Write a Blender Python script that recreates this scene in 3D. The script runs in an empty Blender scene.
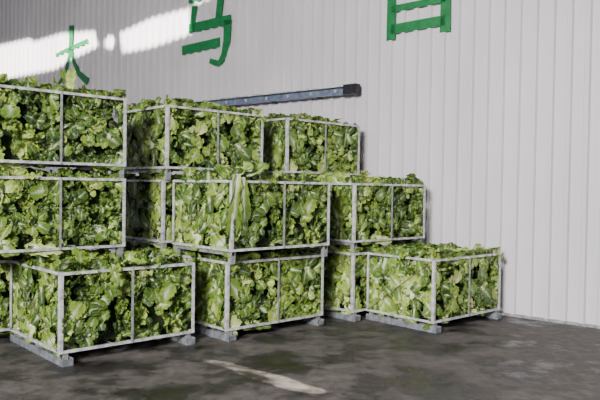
import bpy, bmesh, math, numpy as np
from mathutils import Vector, Matrix
rng=np.random.default_rng(7)
S=bpy.context.scene
col=S.collection

# ---------------------------------------------------------------- materials
def mat(name):
    m=bpy.data.materials.new(name); m.use_nodes=True
    nt=m.node_tree; b=nt.nodes['Principled BSDF']
    return m,nt,b
def noise(nt,scale,detail=6,rough=.6,coord='Object',vec_scale=None):
    tc=nt.nodes.new('ShaderNodeTexCoord'); n=nt.nodes.new('ShaderNodeTexNoise')
    n.inputs['Scale'].default_value=scale; n.inputs['Detail'].default_value=detail; n.inputs['Roughness'].default_value=rough
    if vec_scale:
        mp=nt.nodes.new('ShaderNodeMapping'); mp.inputs['Scale'].default_value=vec_scale
        nt.links.new(tc.outputs[coord],mp.inputs['Vector']); nt.links.new(mp.outputs[0],n.inputs['Vector'])
    else: nt.links.new(tc.outputs[coord],n.inputs['Vector'])
    return n
def ramp(nt,src,stops):
    r=nt.nodes.new('ShaderNodeValToRGB'); e=r.color_ramp.elements
    while len(e)<len(stops): e.new(.5)
    for i,(p,c) in enumerate(stops): e[i].position=p; e[i].color=(*c,1)
    nt.links.new(src,r.inputs[0]); return r
def bump(nt,b,src,strength,dist=.01):
    bp=nt.nodes.new('ShaderNodeBump'); bp.inputs['Strength'].default_value=strength; bp.inputs['Distance'].default_value=dist
    nt.links.new(src,bp.inputs['Height']); nt.links.new(bp.outputs[0],b.inputs['Normal'])
def mixc(nt,fac,a,b_,blend='MIX'):
    m=nt.nodes.new('ShaderNodeMix'); m.data_type='RGBA'; m.blend_type=blend
    for v,i in ((fac,0),(a,6),(b_,7)):
        if isinstance(v,(int,float)): m.inputs[i].default_value=v
        elif isinstance(v,tuple): m.inputs[i].default_value=(*v,1)
        else: nt.links.new(v,m.inputs[i])
    return m.outputs[2]

M_wall,nt,b=mat('painted_corrugated_steel')
n=noise(nt,1.2,5,.6,vec_scale=(1,1,.35)); r=ramp(nt,n.outputs[0],[(.25,(.565,.54,.56)),(.75,(.70,.675,.695))])
nt.links.new(r.outputs[0],b.inputs['Base Color']); b.inputs['Roughness'].default_value=.45
M_floor,nt,b=mat('stained_concrete')
n1=noise(nt,1.5,9,.68); r1=ramp(nt,n1.outputs[0],[(.38,(.014,.012,.011)),(.47,(.042,.037,.034)),(.52,(.085,.075,.067)),(.7,(.14,.123,.11))])
n2=noise(nt,9,6,.7); r2=ramp(nt,n2.outputs[0],[(.3,(.45,.45,.45)),(.7,(1.25,1.25,1.25))])
c=mixc(nt,1.0,r1.outputs[0],r2.outputs[0],'MULTIPLY'); nt.links.new(c,b.inputs['Base Color'])
rr=ramp(nt,n1.outputs[0],[(.40,(.30,)*3),(.52,(.8,)*3)]); nt.links.new(rr.outputs[0],b.inputs['Roughness'])
bump(nt,b,n2.outputs[0],.6,.012)
def metal(name,c0,c1,rough=.45,met=.35):
    m,nt,b=mat(name); n=noise(nt,14,5,.6); r=ramp(nt,n.outputs[0],[(.35,c0),(.65,c1)])
    nt.links.new(r.outputs[0],b.inputs['Base Color']); b.inputs['Roughness'].default_value=rough; b.inputs['Metallic'].default_value=met
    return m
M_frame=metal('galvanised_angle_iron',(.32,.32,.32),(.78,.78,.77),.4,.2)
M_post=metal('weathered_steel_post',(.20,.21,.21),(.42,.43,.42))
M_skid=metal('steel_skid',(.14,.15,.165),(.30,.32,.35),.5,.3)
M_wire=metal('rusty_wire',(.08,.06,.045),(.2,.16,.12),.8,.2)
M_rail=metal('blue_grey_steel',(.13,.17,.25),(.27,.31,.42),.4,.5)
M_dark=metal('black_steel',(.010,.010,.016),(.025,.025,.035),.5,.3)
M_paint=metal('green_sign_paint',(.004,.14,.035),(.008,.20,.055),.55,0)
M_block=metal('sun_gobo_sheet',(.5,.5,.5),(.6,.6,.6),.8,0)  # for the unseen panel added to mask the sun
M_ceil=metal('shade_ceiling_sheet',(.22,.22,.23),(.30,.30,.31),.7,0)  # for the unseen ceiling added as shade
M_leaf,nt,b=mat('lettuce_leaf')
at=nt.nodes.new('ShaderNodeAttribute'); at.attribute_name='leafcol'
sp=nt.nodes.new('ShaderNodeSeparateColor'); nt.links.new(at.outputs['Color'],sp.inputs[0])
n=noise(nt,24,5,.65)
add=nt.nodes.new('ShaderNodeMath'); add.operation='MULTIPLY_ADD'; nt.links.new(n.outputs[0],add.inputs[0]); add.inputs[1].default_value=.4
nt.links.new(sp.outputs[1],add.inputs[2])
r=ramp(nt,add.outputs[0],[(.18,(.022,.060,.005)),(.48,(.125,.225,.018)),(.78,(.35,.47,.065)),(1.0,(.64,.72,.27))])  # crevice shade and highlights put into the lowest and top stops
c=mixc(nt,sp.outputs[0],r.outputs[0],(.80,.86,.60))
nt.links.new(c,b.inputs['Base Color']); b.inputs['Roughness'].default_value=.38
nb=noise(nt,75,3,.6)
bump(nt,b,nb.outputs[0],.9,.008)
tr=nt.nodes.new('ShaderNodeBsdfTranslucent'); nt.links.new(c,tr.inputs['Color'])
ms=nt.nodes.new('ShaderNodeMixShader'); ms.inputs[0].default_value=.12
out=nt.nodes['Material Output']; nt.links.new(b.outputs[0],ms.inputs[1]); nt.links.new(tr.outputs[0],ms.inputs[2]); nt.links.new(ms.outputs[0],out.inputs[0])
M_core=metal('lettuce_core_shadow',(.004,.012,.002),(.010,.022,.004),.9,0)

# ---------------------------------------------------------------- helpers
def add_box(bm,lo,hi,mi=0,mtx=None):
    r=bmesh.ops.create_cube(bm,size=1)
    lo=Vector(lo);hi=Vector(hi); c=(lo+hi)/2; s=hi-lo
    for v in r['verts']:
        v.co=Vector((v.co.x*s.x,v.co.y*s.y,v.co.z*s.z))+c
        if mtx: v.co=mtx@v.co
    for f in {f for v in r['verts'] for f in v.link_faces}: f.material_index=mi
def add_rod(bm,a,b_,rad,mi=0,seg=6):
    a=Vector(a);b_=Vector(b_);d=b_-a
    q=d.to_track_quat('Z','Y').to_matrix().to_4x4(); q.translation=(a+b_)/2
    r=bmesh.ops.create_cone(bm,cap_ends=True,segments=seg,radius1=rad,radius2=rad,depth=d.length,matrix=q)
    for f in {f for v in r['verts'] for f in v.link_faces}: f.material_index=mi
def mesh_of(bm,name,mats):
    me=bpy.data.meshes.new(name); bm.to_mesh(me); bm.free()
    for m in mats: me.materials.append(m)
    return me
def obj(name,me,parent=None,loc=(0,0,0),rotz=0):
    o=bpy.data.objects.new(name,me); col.objects.link(o); o.location=loc; o.rotation_euler=(0,0,rotz)
    if parent: o.parent=parent
    return o

# ---------------------------------------------------------------- wall
W0=Vector((3.35,7.375,0)); WD=Vector((-.771,.636,0)).normalized(); WN=Vector((-WD.y,WD.x,0))
if WN.y>0: WN=-WN
WH=8.5
def wp(t,z,off=0): return W0+WD*t+WN*off+Vector((0,0,z))
bm=bmesh.new(); prof=[]
t=-6.0; P=.2
while t<22:
    prof+= [(t,0),(t+.120,0),(t+.135,.040),(t+.185,.040)]
    t+=P
for k in range(len(prof)):
    t_,o_=prof[k]; p=wp(t_,0,o_)
    bm.verts.new(p); bm.verts.new((p.x,p.y,WH))
bm.verts.ensure_lookup_table()
for k in range(len(prof)-1):
    bm.faces.new((bm.verts[2*k],bm.verts[2*k+2],bm.verts[2*k+3],bm.verts[2*k+1]))
a=wp(-6,0,-.06);b2=wp(22,0,-.06)
v=[bm.verts.new(a),bm.verts.new(b2),bm.verts.new((b2.x,b2.y,WH)),bm.verts.new((a.x,a.y,WH))]; bm.faces.new(v)
obj('wall_right',mesh_of(bm,'wall_right',[M_wall]))
bm=bmesh.new(); add_box(bm,(-26,-12,-.2),(16,26,0)); obj('floor',mesh_of(bm,'floor',[M_floor]))
bm=bmesh.new(); add_box(bm,(-26,2.0,WH+.001),(16,26,WH+.1)); obj('shade_ceiling',mesh_of(bm,'shade_ceiling',[M_ceil]))  # out of view, added to darken the upper wall
bm=bmesh.new()
ang=math.atan2(WD.y,WD.x)
mt=Matrix.Translation(W0)@Matrix.Rotation(ang,4,'Z')
sgn=1 if (Matrix.Rotation(ang,4,'Z')@Vector((0,1,0))).dot(WN)>0 else -1
y0,y1=sorted((0,sgn*.041)); add_box(bm,(-6,y0,0),(22,y1,.03),0,mt)
obj('baseboard_right',mesh_of(bm,'baseboard_right',[M_post]))

# ---------------------------------------------------------------- green characters
def sign(name,strokes,t0,z0,s):
    bm=bmesh.new()
    for pts,w0,w1 in strokes:
        n_=len(pts); L=[];R=[]
        for i,(x,y) in enumerate(pts):
            if i==0: d=Vector((pts[1][0]-x,pts[1][1]-y))
            elif i==n_-1: d=Vector((x-pts[i-1][0],y-pts[i-1][1]))
            else: d=Vector((pts[i+1][0]-pts[i-1][0],pts[i+1][1]-pts[i-1][1]))
            d.normalize(); q=Vector((-d.y,d.x)); w=(w0+(w1-w0)*i/(n_-1))/2
            L.append((x+q.x*w,y+q.y*w)); R.append((x-q.x*w,y-q.y*w))
        for i in range(n_-1):
            quad=[L[i],L[i+1],R[i+1],R[i]]
            fr=[bm.verts.new(wp(t0-x*s,z0+y*s,.047)) for x,y in quad]
            bk=[bm.verts.new(wp(t0-x*s,z0+y*s,.041)) for x,y in quad]
            bm.faces.new(fr); bm.faces.new(bk[::-1])
            for j in range(4): bm.faces.new((fr[j],fr[(j+1)%4],bk[(j+1)%4],bk[j]))
    bmesh.ops.recalc_face_normals(bm,faces=bm.faces)
    obj(name,mesh_of(bm,name,[M_paint]))
sign('wall_character_sign',[([(.02,.56),(.3,.60),(.98,.68)],.05,.08),([(.5,1.0),(.49,.75),(.45,.5),(.32,.22),(.05,0)],.13,.05),([(.5,.6),(.58,.4),(.74,.18),(1.0,.02)],.05,.13)],11.35,3.62,1.28)
sign('wall_character_sign',[([(.15,.97),(.85,.97)],.1,.1),([(.82,1.02),(.76,.62)],.12,.12),([(.28,.86),(.22,.5)],.12,.11),([(.16,.56),(1.0,.57)],.13,.13),([(.94,.57),(.93,.3),(.88,.1),(.78,.0),(.6,.06)],.15,.07),([(.02,.27),(.80,.29)],.13,.13)],7.12,3.60,1.25)
sign('wall_character_sign',[([(0,.80),(1,.82)],.09,.09),([(.25,1.05),(.35,.85)],.09,.07),([(.75,1.05),(.62,.85)],.09,.07),([(.10,.66),(.10,-.04)],.13,.14),([(.90,.66),(.90,-.04)],.13,.15),([(.05,.64),(.95,.64)],.09,.09),([(.1,.37),(.9,.38)],.09,.09),([(.1,.10),(.9,.11)],.13,.13)],2.84,3.60,1.02)

# ---------------------------------------------------------------- rail on wall
bm=bmesh.new()
def wb(t0,t1,z0,z1,o0,o1,mi):
    y0,y1=sorted((sgn*o0,sgn*o1)); add_box(bm,(t0,y0,z0),(t1,y1,z1),mi,mt)
wb(3.3,9.0,2.86,2.98,.10,.115,0); wb(3.3,9.0,2.965,2.985,.10,.19,1); wb(3.3,9.0,2.855,2.87,.10,.17,0)
wb(3.2,3.42,2.85,2.99,.09,.20,2)
for tt in np.arange(3.9,9,.9): wb(tt,tt+.06,2.84,3.0,.041,.11,2)
for tt in np.arange(3.6,9,.45): wb(tt,tt+.03,2.9,2.94,.115,.13,1)
obj('conveyor_rail',mesh_of(bm,'conveyor_rail',[M_rail,M_frame,M_dark]))

# ---------------------------------------------------------------- crate frame
CL,CW,CH=1.30,1.02,.68
def frame_mesh(base):
    bm=bmesh.new(); a=.029; th=.006
    def angle_post(x,y,sx,sy):
        x2=x+sx*a; y2=y+sy*a
        add_box(bm,(min(x,x2),min(y-sy*.004,y+sy*th),-.0),(max(x,x2),max(y-sy*.004,y+sy*th),CH),0)
        add_box(bm,(min(x-sx*.004,x+sx*th),min(y,y2),-.0),(max(x-sx*.004,x+sx*th),max(y,y2),CH),0)
    for x,sx in((0,1),(CL,-1)):
        for y,sy in((0,1),(CW,-1)): angle_post(x-sx*.012,y-sy*.012,sx,sy)
    a=.024
    for z,dz in((0,1),(CH,-1)):
        z2=z+dz*a
        zl,zh=min(z,z2),max(z,z2); fz=(min(z,z+dz*th),max(z,z+dz*th))
        for y,sy in((0,1),(CW,-1)):
            ye=y+sy*th; add_box(bm,(0,min(y,ye)-.014*(sy>0),zl),(CL,max(y,ye)+.014*(sy<0),zh),0)
            ye=y+sy*a; add_box(bm,(0,min(y,ye),fz[0]),(CL,max(y,ye),fz[1]),0)
        for x,sx in((0,1),(CL,-1)):
            xe=x+sx*th; add_box(bm,(min(x,xe)-.014*(sx>0),0,zl),(max(x,xe)+.014*(sx<0),CW,zh),0)
            xe=x+sx*a; add_box(bm,(min(x,xe),0,fz[0]),(max(x,xe),CW,fz[1]),0)
    for y in(-.022,CW+.014): add_box(bm,(CL/2-.010,y,0),(CL/2+.010,y+.008,CH),1)
    for k in range(1,8): add_rod(bm,(CL*k/8,0,.01),(CL*k/8,CW,.01),.006,1)
    for x in(-.022,CL+.022):
        add_rod(bm,(x,.02,.02),(x,CW-.02,CH-.02),.0035,2); add_rod(bm,(x,.02,CH-.02),(x,CW-.02,.02),.0035,2)
    if base:
        for x in(0.0,CL-.09):
            add_box(bm,(x,-.05,-.10),(x+.09,CW+.03,-.092),3)
            add_box(bm,(x-.004,-.05,-.10),(x+.004,CW+.03,-.035),3)
            add_box(bm,(x+.082,-.05,-.10),(x+.09,CW+.03,-.035),3)
            add_box(bm,(x,-.05,-.10),(x+.09,-.043,-.045),3)
            for y in(.0,CW/2-.03,CW-.06): add_box(bm,(x+.02,y,-.092),(x+.07,y+.06,0),1)
    else:
        for x in(.0,CL-.05):
            for y in(.0,CW-.05): add_box(bm,(x,y,-.12),(x+.05,y+.05,0),1)
            add_box(bm,(x+.01,0,-.04),(x+.04,CW,-.0),1)
    return mesh_of(bm,'frame',[M_frame,M_post,M_wire,M_skid])
FB=frame_mesh(True); FU=frame_mesh(False)

# ---------------------------------------------------------------- lettuce
NS,NW=17,13
sg,wg=np.meshgrid(np.linspace(0,1,NS),np.linspace(-1,1,NW),indexing='ij')
idx=np.arange(NS*NW).reshape(NS,NW)
LF=np.stack([idx[:-1,:-1],idx[1:,:-1],idx[1:,1:],idx[:-1,1:]],-1).reshape(-1,4)
def leaf(L,W,ribw=.1,rg=rng,frill=1.0):
    pr=(.30+.70*np.clip(sg,0,1)**.8)*np.clip(1-np.clip((sg-.72)/.30,0,1)**2.2,0,1)**.5
    ph=rg.uniform(0,6.28); k=rg.uniform(2.2,3.6)
    aw=np.abs(wg)
    e=np.sin(k*2*np.pi*sg+ph+1.7*np.sign(wg)); e2=np.sin(k*2.35*2*np.pi*sg+ph*2+np.sign(wg))
    ruf=frill*(rg.uniform(.22,.40)*aw**1.8*e + .20*aw**3*e2)
    puck=frill*.07*np.sin(sg*17+ph)*np.sin(aw*8+ph*1.3)
    tip=frill*(.20*np.clip(sg-.6,0,1)/.4*np.sin(wg*8+ph)*(.4+.6*sg))
    cup=rg.uniform(-.15,.65); bend=rg.uniform(-.35,.45)
    x=wg*W*pr*(1+.10*e2*aw)*(1-.22*abs(cup)*aw)
    y=L*(sg*(1+.05*np.sin(wg*9+ph)*sg**3)-.12*abs(bend)*sg**2)
    z=W*(cup*wg**2*pr+ruf*(.35+.65*sg)+tip+puck)+bend*L*sg**2+rg.normal(0,.0025,sg.shape)
    z=z-.010*np.exp(-(wg/.14)**2)*(1-sg)
    rib=np.exp(-(wg*pr/(ribw*(1.35-1.15*sg)))**2)*(1-sg**2.2)
    vein=.30*np.clip(np.cos((sg*6-aw*2.0)*2*np.pi),0,1)**4*(1-aw)
    return np.stack([x,y,z],-1).reshape(-1,3), np.clip(rib+vein,0,1).reshape(-1)
def place(pos,t,n,L,W,ribw,tone,rg,frill=1.):
    P_,rib=leaf(L,W,ribw,rg,frill); t=t/np.linalg.norm(t); n=n-t*np.dot(n,t); n/=np.linalg.norm(n); b_=np.cross(t,n)
    w=pos+P_[:,0:1]*b_+P_[:,1:2]*t+P_[:,2:3]*n
    s=sg.reshape(-1); aw=np.abs(wg.reshape(-1))
    g=np.clip(tone+.22*(1-s)-.02+.06*aw,0,1)
    return w,np.stack([rib*.9,g,s,np.ones_like(s)],-1)
def finish(name,A,Fq,Cc,core=0):
    me=bpy.data.meshes.new(name); me.from_pydata(A.tolist(),[],Fq.tolist())
    ca=me.color_attributes.new('leafcol','FLOAT_COLOR','POINT'); ca.data.foreach_set('color',Cc.astype(np.float32).ravel())
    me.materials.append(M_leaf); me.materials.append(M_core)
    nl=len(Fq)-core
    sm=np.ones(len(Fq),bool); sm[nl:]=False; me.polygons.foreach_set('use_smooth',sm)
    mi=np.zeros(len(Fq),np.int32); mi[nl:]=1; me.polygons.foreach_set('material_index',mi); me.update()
    return me
def build_lettuce(name,seed,heap=.05):
    rg=np.random.default_rng(seed)
    V=[];F=[];C=[];free=[];off=0
    def put(pos,t,n,L,W,ribw,tone,fr=False,frill=1.):
        nonlocal off
        w,c_=place(pos,t,n,L,W,ribw,tone,rg,frill)
        V.append(w); F.append(LF+off); off+=len(w); free.append(np.full(len(w),fr)); C.append(c_)
    faces=[
      (np.array([0,0,0.]),np.array([1,0,0.]),np.array([0,0,1.]),np.array([0,-1.,0]),CL,CH,.25),
      (np.array([0,CW,0.]),np.array([0,-1,0.]),np.array([0,0,1.]),np.array([-1.,0,0]),CW,CH,1.2),
      (np.array([CL,0,0.]),np.array([0,1,0.]),np.array([0,0,1.]),np.array([1.,0,0]),CW,CH,.2),
      (np.array([CL,CW,0.]),np.array([-1,0,0.]),np.array([0,0,1.]),np.array([0,1.,0]),CL,CH,.0),
      (np.array([0,0,CH]),np.array([1,0,0.]),np.array([0,1,0.]),np.array([0,0,1.]),CL,CW,.15)]
    for fi,(o,u,v,n,lu,lv,wh) in enumerate(faces):
        sp=.15 if fi in(0,1,4) else .2
        nu=int(lu/sp); nv=int(lv/sp)
        for i in range(nu):
            for j in range(nv):
                if fi==4 and rg.random()<.1: continue
                c=o+u*((i+.5+rg.uniform(-.38,.38))*lu/nu)+v*((j+.5+rg.uniform(-.38,.38))*lv/nv)
                if fi==4: c=c-n*.02
                hd=rg.uniform(.01,.12); tone=rg.choice([rg.uniform(-.08,.10),rg.uniform(.08,.30),rg.uniform(.3,.55)],p=[.40,.38,.22]); th0=rg.uniform(0,6.28)
                for k in range(7):
                    th=th0+k*2.4; tl=rg.uniform(.1,1.1)
                    t=u*math.cos(th)+v*math.sin(th)
                    if fi<4: t=t*np.array([1,1,1.5])+v*rg.uniform(-.3,.5)
                    t=t/np.linalg.norm(t)
                    white=rg.random()<wh*.30
                    if white: tl*=.6
                    tt=t*math.cos(tl)+n*math.sin(tl)
                    nn=n*math.cos(tl)-t*math.sin(tl)
                    L=rg.uniform(.11,.21)*(1.6 if white else 1); W=L*rg.uniform(.26,.42)
                    put(c-n*(hd*(.6 if white else 1)+rg.uniform(.0,.05)),tt,nn,L,W,.26 if white else .12,np.clip(tone+rg.normal(0,.08)+(.10 if white else 0),-.1,.8),False,.8 if white else 1.)
    for k in range(38):
        side=rg.choice([0,0,1,2])
        if side==0: p=np.array([rg.uniform(.05,CL-.05),rg.uniform(.02,.25),CH+rg.uniform(-.03,.04)]); t=np.array([rg.normal(0,.8),rg.normal(-.2,.6),rg.uniform(-.2,.4)])
        elif side==1: p=np.array([rg.uniform(.02,.25),rg.uniform(.05,CW-.05),CH+rg.uniform(-.03,.04)]); t=np.array([rg.normal(0,.6),rg.normal(0,.8),rg.uniform(-.1,.4)])
        else: p=np.array([rg.uniform(.2,CL-.2),rg.uniform(.2,CW-.2),CH+rg.uniform(0,.05)]); t=np.array([rg.normal(),rg.normal(),.3])
        L=rg.uniform(.13,.25)
        put(p,t,np.array([rg.normal(0,.3),rg.normal(0,.3),1.]),L,L*.33,.13,rg.uniform(.05,.55),True)
    A=np.concatenate(V); fr=np.concatenate(free)
    def soft(a,lo,hi,k=.12):
        a=np.where(a<lo,lo+(a-lo)*k,a); return np.where(a>hi,hi+(a-hi)*k,a)
    for ax,hi in((0,CL),(1,CW)):
        A[:,ax]=np.where(fr,soft(A[:,ax],-.03,hi+.02,.4),soft(A[:,ax],.006,hi-.006))
    A[:,2]=soft(A[:,2],.01,CH+heap*.22,.38)
    Fq=np.concatenate(F); Cc=np.concatenate(C)
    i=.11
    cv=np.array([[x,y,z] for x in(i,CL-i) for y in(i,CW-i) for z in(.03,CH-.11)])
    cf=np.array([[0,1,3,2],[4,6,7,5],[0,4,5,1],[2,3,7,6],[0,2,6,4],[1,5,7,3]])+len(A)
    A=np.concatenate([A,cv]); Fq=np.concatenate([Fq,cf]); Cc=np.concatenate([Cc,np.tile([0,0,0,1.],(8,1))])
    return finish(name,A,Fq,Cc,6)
LM=[build_lettuce('lettuce_heads',s,h) for s,h in((11,.3),(22,.25),(33,.2),(44,.25),(55,.3))]

ANG=math.atan2(.676,.737)
def crate(x,y,row,var,sy=1.0,rot=0.):
    e=bpy.data.objects.new('lettuce_crate',None); col.objects.link(e); e.empty_display_size=.2
    z=.10+.80*row
    e.location=(x,y,z); e.rotation_euler=(0,0,ANG+math.radians(rot)); e.scale=(1,sy,1)
    obj('frame',FB if row==0 else FU,e); obj('lettuce_heads',LM[var],e)
    return e
def hanging(parent,items,seed):
    rg=np.random.default_rng(seed); V=[];F=[];C=[];off=0
    for (p,t,n,L,W,rw,tone) in items:
        w,c_=place(np.array(p,float),np.array(t,float),np.array(n,float),L,W,rw,tone,rg,.6)
        w[:,1]=np.where((w[:,1]>-.02)&(w[:,2]<CH),-.02+(w[:,1]+.02)*.1,w[:,1])
        V.append(w);F.append(LF+off);off+=len(w);C.append(c_)
    obj('hanging_leaves',finish('hanging_leaves',np.concatenate(V),np.concatenate(F),np.concatenate(C)),parent)
A0=crate(-1.98,5.48,0,0,1.12)
crate(-3.06,6.09,0,1)
crate(-.70,6.45,0,1,.98)
crate(-1.475,7.12,0,2)
crate(.62,7.52,0,2)
crate(-.20,8.19,0,0)
crate(1.43,6.97,0,3,.9)
crate(-2.72,5.72,1,4); T1=crate(-2.72,5.72,2,2)
B2=crate(-.643,6.24,1,0,.98,.6)
crate(-1.475,7.12,1,2); crate(-1.43,7.06,2,3)
crate(.62,7.52,1,4)
crate(-.20,8.19,1,2); crate(-.17,8.17,2,1)
hanging(B2,[((.03,-.03,CH+.06),(-.02,-.03,-1),(0,-1,.1),.62,.11,.16,.26),
            ((.10,-.03,CH+.03),(.12,-.02,-1),(0,-1,.1),.45,.10,.14,.10),
            ((.05,.05,CH+.0),(.6,-.3,.55),(0,-.3,1),.24,.10,.14,.30),
            ((.0,.1,CH+.0),(-.3,.5,.5),(0,-.3,1),.2,.09,.14,.15),
            ((.16,-.02,CH+.04),(.9,-.1,.15),(0,-.4,1),.24,.09,.14,.2)],3)
hanging(A0,[((.45,-.02,CH+.04),(.25,-.05,-1),(0,-1,.2),.2,.08,.14,.25),
            ((.6,.1,CH+.02),(.5,-.6,.2),(0,-.3,1),.22,.09,.14,.3),
            ((.3,.2,CH+.02),(-.5,-.5,.3),(0,-.3,1),.22,.09,.14,.3)],4)
rr_=np.random.default_rng(9)
hanging(T1,[((rr_.uniform(.2,1.0),rr_.uniform(.1,.8),CH+.0),(rr_.normal(),rr_.normal()*.6,.45),(rr_.normal()*.3,-.4,1),.24,.10,.16,rr_.uniform(.1,.45)) for _ in range(16)],6)

# ---------------------------------------------------------------- unseen gobo panel, added and cut to shape the sun patches
SD=Vector((.30,.93,-.21)).normalized(); YB=-10
def proj(p):
    k=(p.y-YB)/SD.y; q=p-SD*k; return (q.x,q.z)
patches=[[wp(t,z) for t,z in poly] for poly in (
  [(15.5,4.9),(12.5,4.84),(12.3,4.74),(11.2,4.78),(9.9,4.66),(9.75,4.35),(10.6,4.22),(11.4,4.05),(15.5,4.05)],
  [(9.0,4.50),(8.0,4.64),(6.95,4.66),(6.88,4.22),(8.0,4.12),(8.9,4.12)],
  [(9.5,4.45),(9.38,4.49),(9.25,4.48),(9.18,4.38),(9.2,4.3),(9.3,4.25),(9.4,4.25),(9.5,4.33)],
  [(6.8,4.72),(6.2,4.78),(5.8,4.95),(5.6,5.6),(6.9,5.6)])]
cu=bpy.data.curves.new('sun_gobo_panel','CURVE'); cu.dimensions='2D'; cu.fill_mode='BOTH'
def spl(pts):
    s=cu.splines.new('POLY'); s.points.add(len(pts)-1)
    for i,(x,y) in enumerate(pts): s.points[i].co=(x,y,0,1)
    s.use_cyclic_u=True
spl([(-26,0.02),(15,0.02),(15,15),(-26,15)])
for p in patches: spl([proj(v) for v in p])
o=bpy.data.objects.new('tmp',cu); col.objects.link(o)
dg=bpy.context.evaluated_depsgraph_get(); me=bpy.data.meshes.new_from_object(o.evaluated_get(dg)); bpy.data.objects.remove(o)
me.materials.clear(); me.materials.append(M_block)
o=obj('sun_gobo_panel',me,loc=(0,YB,0)); o.rotation_euler=(math.radians(90),0,0)

# ---------------------------------------------------------------- lights
sl=bpy.data.lights.new('sun','SUN'); sl.energy=30; sl.angle=math.radians(.3); sl.color=(1,.95,.89)
so=bpy.data.objects.new('sun',sl); col.objects.link(so); so.rotation_euler=SD.to_track_quat('-Z','Y').to_euler()
al=bpy.data.lights.new('fill_area_light','AREA'); al.shape='RECTANGLE'; al.size=3.0; al.size_y=2.0; al.energy=1180; al.color=(1,.98,.955); al.spread=math.radians(108)  # unseen fill lamp added to light the crates from front left
ao=bpy.data.objects.new('fill_area_light',al); col.objects.link(ao); ao.location=(-4,-4.5,5)
ao.rotation_euler=(Vector((2.0,7.0,0.3))-Vector(ao.location)).to_track_quat('-Z','Y').to_euler()
def beam(src,tgt,axis,half_long,half_short,power,blend):  # added spot lamps imitating the sun streak on the floor
    l=bpy.data.lights.new('floor_streak_spot','SPOT'); src=Vector(src);tgt=Vector(tgt)
    D=(tgt-src).length; l.spot_size=2*math.atan(half_long/D); l.spot_blend=blend; l.shadow_soft_size=.01; l.energy=power; l.color=(1,.93,.84)
    z=(src-tgt).normalized(); x=Vector(axis); x=(x-z*x.dot(z)).normalized(); y=z.cross(x)
    m=Matrix((x,y,z)).transposed().to_4x4()
    o=bpy.data.objects.new('floor_streak_spot',l); col.objects.link(o)
    o.matrix_world=Matrix.Translation(src)@m@Matrix.Diagonal((1,half_short/half_long,1,1))
beam((-.8,1.0,8.0),(-.56,5.56,0),(.80,-.62,0),.36,.07,12000,.5)
beam((-.8,1.0,8.0),(-.22,5.22,0),(.86,-.72,0),.42,.11,14000,.35)
beam((-.8,1.0,8.0),(-.30,5.36,0),(.95,-.55,0),.30,.05,9000,.5)
beam((.2,1.0,8.0),(.02,4.98,0),(.9,-.45,0),.24,.09,14000,.4)
w=bpy.data.worlds.new('World'); S.world=w; w.use_nodes=True
bg=w.node_tree.nodes['Background']; bg.inputs[0].default_value=(.85,.89,1,1); bg.inputs[1].default_value=.66

# ---------------------------------------------------------------- camera
cd=bpy.data.cameras.new('camera'); cd.sensor_width=36; cd.lens=39.6
co=bpy.data.objects.new('camera',cd); col.objects.link(co)
co.matrix_world=Matrix.Translation((0,0,1.52))@Matrix.Rotation(math.radians(90-1.085),4,'X')@Matrix.Rotation(math.radians(.9),4,'Z')
S.camera=co
